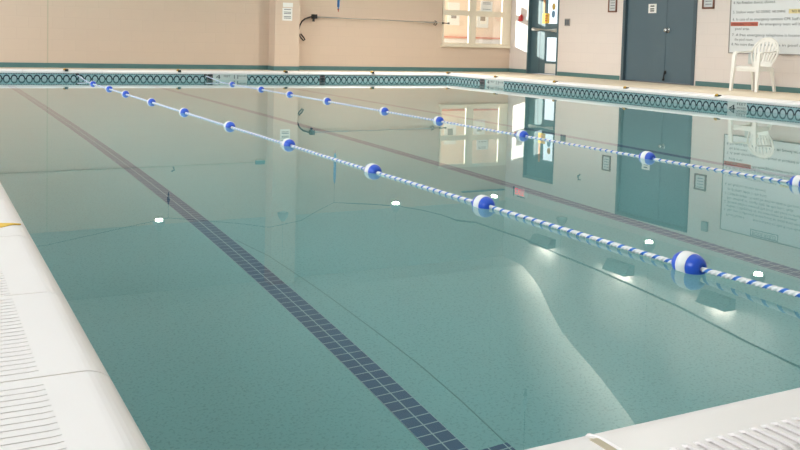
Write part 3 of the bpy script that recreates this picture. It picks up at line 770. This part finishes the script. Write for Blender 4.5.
def uplight(yc, label, power):
    o = thing('wall_uplight', (XW, yc, 4.64), label, 'uplight', 'uplights along the right wall')
    a, b = yc - .44, yc + .44
    bm = bmesh.new()
    poly = [(XW, 4.62), (XW - .16, 4.62), (XW - .34, 4.88), (XW - .31, 4.88), (XW - .15, 4.65), (XW, 4.65)]
    prism(bm, poly, 'y', a, b)
    for q in (a, b - .02): prism(bm, [(XW, 4.62), (XW - .16, 4.62), (XW - .34, 4.88), (XW, 4.88)], 'y', q, q + .02)
    obj('housing', bm, M['fixt'], o)
    bm = bmesh.new(); tube(bm, [(XW - .12, a + .1, 4.72), (XW - .12, b - .1, 4.72)], .03, 8); obj('tube_lamp', bm, M['tube'], o)
    L = bpy.data.lights.new('uplight', 'AREA'); L.shape = 'RECTANGLE'; L.size = .55 * S; L.size_y = .12 * S; L.energy = power; L.color = (1, .89, .77)
    l = bpy.data.objects.new('uplight', L); COL.objects.link(l); l.parent = o
    l.location = Vector((-.15, 0, .29)) * S
    l.rotation_euler = Vector((1, 0, .7)).to_track_quat('-Z', 'Y').to_euler()
uplight(21.5, 'grey box uplight on right wall nearest the far corner, mirrored in the water', 34)
uplight(18.2, 'grey box uplight on right wall, middle of three mirrored in the water', 110)
uplight(14.9, 'grey box uplight on right wall nearest the camera of three mirrored in the water', 440)

def pendant(x, y_, on, label):
    o = thing('pendant_lamp', (x, y_, 3.0), label, 'lamp', 'pendant lamps along the walls')
    zr = 5.6 + max(0, (YW - y_) - 1) * .55
    bm = bmesh.new(); lathe(bm, [(.12, 3.0), (.13, 3.03), (.10, 3.12), (.04, 3.2)], 'z', (x, y_, 0), 16); obj('shade', bm, M['fixt'], o)
    bm = bmesh.new(); lathe(bm, [(.02, 2.98), (.075, 2.985), (.08, 3.005)], 'z', (x, y_, 0), 16); obj('lens', bm, M['lamp'] if on else M['lampoff'], o)
    bm = bmesh.new(); tube(bm, [(x, y_, 3.18), (x, y_, zr)], .004, 5); obj('stem', bm, M['fixt'], o)
    if on:
        L = bpy.data.lights.new('pendant_bulb', 'AREA'); L.shape = 'DISK'; L.size = .13 * S; L.energy = 62 if 9 < x < 12 else 32 if y_ > 19.65 else 14; L.color = (1, .93, .84)
        l = bpy.data.objects.new('pendant_bulb', L); COL.objects.link(l); l.parent = o; l.location = (0, 0, -.035 * S)
pendant(4.64, 19.62, True, 'lit pendant lamp over the left lane, mirrored left of the floor line')
pendant(7.47, 19.64, False, 'unlit pendant lamp in front of the pillar, faintly mirrored')
pendant(10.43, 19.72, True, 'lit pendant lamp between the two lane ropes near far wall, mirrored')
pendant(13.37, 19.78, True, 'lit pendant lamp near the window corner, mirrored beside a float')
pendant(13.32, 16.9, False, 'unlit pendant lamp before the exit door, mirror image behind the rope')
pendant(13.31, 14.01, True, 'lit pendant lamp before the dark double door, mirrored in the water')
pendant(13.30, 11.25, True, 'lit pendant lamp before the rules board, mirrored at right edge of water')

# ------------------------------------------------------------------ light
def area(name, loc, dirv, sx, sy, e, c=(1, 1, 1)):
    L = bpy.data.lights.new(name, 'AREA'); L.shape = 'RECTANGLE'; L.size = sx * S; L.size_y = sy * S; L.energy = e; L.color = c
    o = bpy.data.objects.new(name, L); COL.objects.link(o); o.location = Vector(loc) * S
    o.rotation_euler = Vector(dirv).to_track_quat('-Z', 'Y').to_euler()
    return o
for i, (a, b) in enumerate(wins):
    o = area('window_daylight', (XB + .02, (a + b) / 2, 2.8), (1, 0, -.12), b - a - .1, 2.9, (86, 95, 125, 112)[i], (.90, .95, 1.0))
su = bpy.data.lights.new('sun', 'SUN'); su.energy = 9.0; su.angle = .012; su.color = (1, .95, .86)
so = bpy.data.objects.new('sun', su); COL.objects.link(so); so.rotation_euler = Vector((1.3, -1.0, -.27)).to_track_quat('-Z', 'Y').to_euler()
# added overhead fill lights without fixtures, out of the picture
for x in (2.0, 7.0, 12.0):
    for yy in (4.0, 8.5, 12.5):
        area('overhead_fill', (x, yy, 7.4), (0, 0, -1), 1.2, 1.2, 22 if yy < 5 else 34, (1, .98, .95))
w = bpy.data.worlds.new('World'); sc.world = w; w.use_nodes = True
bg = w.node_tree.nodes['Background']; bg.inputs[0].default_value = (.90, .95, 1.0, 1); bg.inputs[1].default_value = 1.6
# ------------------------------------------------------------------ camera
f, cy_, pit, yaw, roll = 917.62, 95.15, .059, .488, .0267
fwd = Vector((math.sin(yaw)*math.cos(pit), math.cos(yaw)*math.cos(pit), -math.sin(pit)))
rt = Vector((math.cos(yaw), -math.sin(yaw), 0)); up = rt.cross(fwd)
r2 = rt * math.cos(roll) + up * math.sin(roll); u2 = -rt * math.sin(roll) + up * math.cos(roll)
cam = bpy.data.cameras.new('camera'); co = bpy.data.objects.new('camera', cam); COL.objects.link(co)
Mx = Matrix((( r2.x, u2.x, -fwd.x, 0), (r2.y, u2.y, -fwd.y, 0), (r2.z, u2.z, -fwd.z, 1.0 * S), (0, 0, 0, 1)))
co.matrix_world = Mx
cam.sensor_fit = 'HORIZONTAL'; cam.sensor_width = 36; cam.lens = f / 800 * 36; cam.shift_y = -(225 - cy_) / 800
cam.clip_start = .05; cam.clip_end = 300
sc.camera = co
sc.view_settings.view_transform = 'Standard'; sc.view_settings.look = 'None'; sc.view_settings.gamma = 1.0
sc.view_settings.use_curve_mapping = False; sc.view_settings.exposure = 0.15
sc.cycles.use_denoising = True; sc.cycles.max_bounces = 14; sc.cycles.transmission_bounces = 10; sc.cycles.diffuse_bounces = 6
sc.cycles.sample_clamp_indirect = 12
